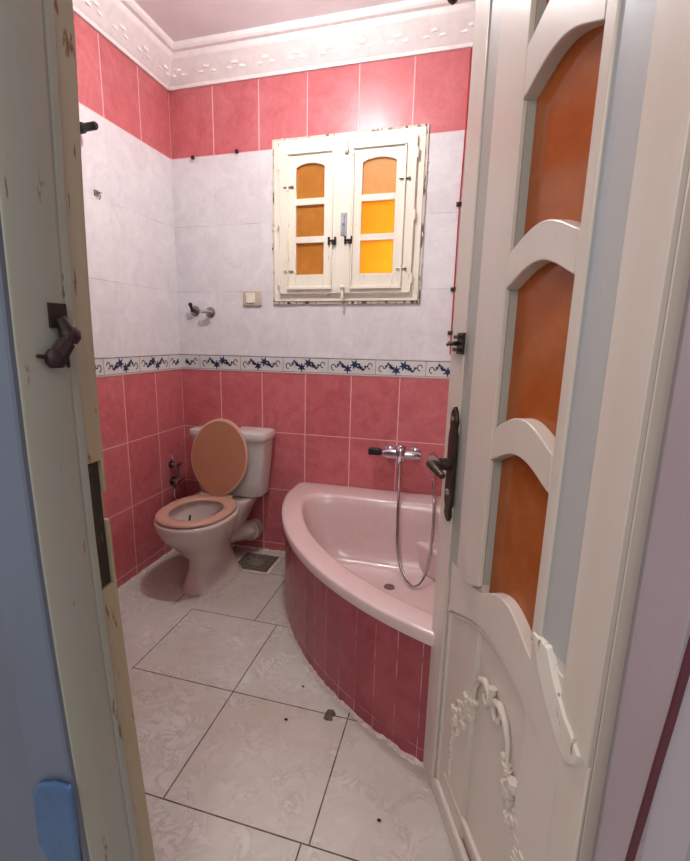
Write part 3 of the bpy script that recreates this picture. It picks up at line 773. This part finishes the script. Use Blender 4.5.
for i, (x, z, lb) in enumerate(((13.4, 212.6, 'short brown nail at lower edge of top rose tiles, nearer the corner'), (38.4, 213.4, 'short brown nail at lower edge of top rose tiles, nearer the window'))):
    b = MB(); b.tube([(0, 0, 0), (0, -1.4, .2)], .45, 8); b.lathe([(1.0, -1.2), (1.0, -1.6)], (0, 0, .2), 'y', 12)
    o = b.build('nail', M['rust']); o.location = (x*S, 0, z*S); tag(o, lb, 'nail', 'nails in the back wall')
b = MB(); b.tube([(0, 0, 0), (3.2, 0, 0)], [2.0, 2.0], 16); b.tube([(3.0, 0, 0), (9.0, 0, .2), (9.6, 0, .2)], [1.5, 1.5, 1.1], 16)
o = b.build('rod_bracket', M['black'], smooth=45); o.location = (0, -.66, 2.03); tag(o, 'black rod stub sticking out high on the left wall', 'rod bracket')
b = MB(); b.box(0, -1.2, -1.2, .3, 1.2, 1.2); b.tube([(0, 0, 0), (1.6, 0, -.2), (2.2, 0, -1.6), (1.4, 0, -2.6)], .25, 8); b.tube([(1.5, -1.6, .1), (1.5, 1.8, .4)], .2, 6)
o = b.build('wall_hook', M['chrome_dull']); o.location = (0, -.579, 1.815); tag(o, 'tiny wire hook on the white tiles of the left wall', 'hook')

cd = thing('red_cord', (148.3, 0, 108), 'thin red cord running down the back wall beside the door edge', 'cord')
b = MB(); b.tube([(0.2, -.5, 136.5), (.1, -.5, 96), (-.2, -.6, 70), (0, -.5, 40), (.2, -.5, 8)], .32, 8); b.build('cord', M['red_cord'], cd, smooth=60)
for z in (75, 38, 18):
    b = MB(); b.box(-1.6, -1.1, z-.9, .9, 0, z+.9); b.ball((-.8, -1.2, z), .6, 8); b.build('clip', M['bronze'], cd, bevel=.1)

lamp = thing('ceiling_lamp', (92, -78, ZC), 'small round lit dome lamp on the bathroom ceiling', 'lamp')
b = MB(); b.lathe([(5, 0), (4.6, -1.2), (1.2, -2), (1.0, -9.4), (4.0, -9.8), (7.4, -10.6), (7.4, -11)], (0, 0, 0), 'z', 28); b.build('lamp_base', M['ivory'], lamp, smooth=45)
b = MB(); b.lathe([(7.0, -11.0), (7.2, -12.6), (6.4, -15.6), (3.8, -17.6), (.6, -18.2)], (0, 0, 0), 'z', 28); b.build('dome', emis('lit_dome', (247, 243, 244), 126), lamp, smooth=80)
so = thing('lamp_holder', (142, -40, ZC), 'empty dark lamp holder hanging from the ceiling above the bathtub', 'lamp holder')
b = MB(); b.lathe([(3.0, 0), (2.8, -1.0), (.8, -1.8)], (0, 0, 0), 'z', 20); b.tube([(0, 0, -1.6), (0, 0, -13)], .3, 8); b.build('cord', M['ivory'], so, smooth=45)
b = MB(); b.lathe([(.4, -20.2), (1.6, -19.2), (2.6, -17.2), (2.4, -14), (1.0, -12.6)], (0, 0, 0), 'z', 18); b.build('socket', M['bronze'], so, smooth=45)

# marks on the floor
for i, (x, y, r, lb) in enumerate(((107.8, -99.7, .45, 'tiny dark crumb on the floor closest to bathtub front'), (107.3, -115.6, .55, 'dark crumb on the middle of a floor tile'), (142.1, -139.6, .5, 'dark crumb on the floor near the door bottom'))):
    b = MB(); b.ball((0, 0, r*.5), r, 8, (1.2, .8, .6)); o = b.build('crumb', M['rust']); o.location = (x*S, y*S, 0); tag(o, lb, 'crumb', 'crumbs on the floor')
b = MB(); b.prism([(-1.6, -2), (-.4, -2.4), (1.4, -2.0), (1.0, -.6), (1.8, .8), (.8, 2.4), (-1.2, 2.0), (-1.6, .4)], 0, .5, 'xy')
o = b.build('cement_crumb', M['grime'], bevel=.15); o.location = (1.205, -1.095, 0); tag(o, 'greenish-grey cement chip on floor joint at the bathtub foot', 'cement chip')

# outside: blue cover plate and dark red cable
b = MB()
b.prism([(-3.4, -5), (-1.5, -8.5), (2.6, -8.5), (4.6, -7), (4.6, 8.5), (1.5, 8.5), (-1.9, 7.2), (-3.4, 5)], -1.0, 0)
o = b.build('cover_plate', M['bl_plastic'], bevel=.6, seg=3); o.location = (.965, JY0*S-.001, .46); tag(o, 'blue plastic cover plate low on wall left of the door frame', 'cover plate')
b = MB(); b.tube([(177.6, -193.3, 112), (176.4, -193.3, 96), (175.9, -193.3, 88), (175.6, -193.2, 83.3), (174.7, -193.2, 69.8), (174.3, -193.3, 62), (174.5, -193.3, 30), (176.2, -193.2, .4)], .4, 8)
o = b.build('cable', M['dark_red'], smooth=60); tag(o, 'dark red cable hanging slantwise in front of the right door jamb', 'cable')

# ---------------------------------------------------------------- light
def area(name, loc, rot, size, power, col=(1, 1, 1)):
    l = bpy.data.lights.new(name, 'AREA'); l.size = size; l.energy = power; l.color = col
    o = bpy.data.objects.new(name, l); COL.objects.link(o); o.location = [c*S for c in loc]; o.rotation_euler = rot; return o
# daylight outside the window, stronger from the right and below
area('daylight', (150, 60, 150), (math.radians(-82), 0, math.radians(35)), .8, 10, (1, .97, .9))
# added fill light behind the viewer; no lamp is seen there
area('hall_fill', (120, -330, 235), (math.radians(35), 0, 0), .9, 10, (1, .96, .93))
w = bpy.data.worlds.new('world'); scn.world = w; w.use_nodes = True
w.node_tree.nodes['Background'].inputs[0].default_value = (.86, .85, .88, 1); w.node_tree.nodes['Background'].inputs[1].default_value = .27

# ---------------------------------------------------------------- camera
yaw, pit, rol = .28, .2093, .0151
cy_, sy = math.cos(yaw), math.sin(yaw); cp, sp = math.cos(pit), math.sin(pit)
fwd = Vector((-sy*cp, cy_*cp, -sp)); right = Vector((cy_, sy, 0)); up = right.cross(fwd)
r2 = right*math.cos(rol)+up*math.sin(rol); u2 = up*math.cos(rol)-right*math.sin(rol)
cam = bpy.data.cameras.new('camera'); co = bpy.data.objects.new('camera', cam); COL.objects.link(co)
m = Matrix((( r2.x, u2.x, -fwd.x, 1.5415), (r2.y, u2.y, -fwd.y, -2.3987), (r2.z, u2.z, -fwd.z, 1.2278), (0, 0, 0, 1)))
co.matrix_world = m
cam.sensor_fit = 'HORIZONTAL'; cam.sensor_width = 36; cam.lens = 472.5/690*36
cam.shift_x = (345-322.89)/690; cam.shift_y = (438.34-430.5)/690; cam.clip_start = .01
scn.camera = co
scn.view_settings.view_transform = 'Standard'; scn.view_settings.look = 'None'
scn.view_settings.exposure = 1.0; scn.view_settings.gamma = 1; scn.view_settings.use_curve_mapping = False
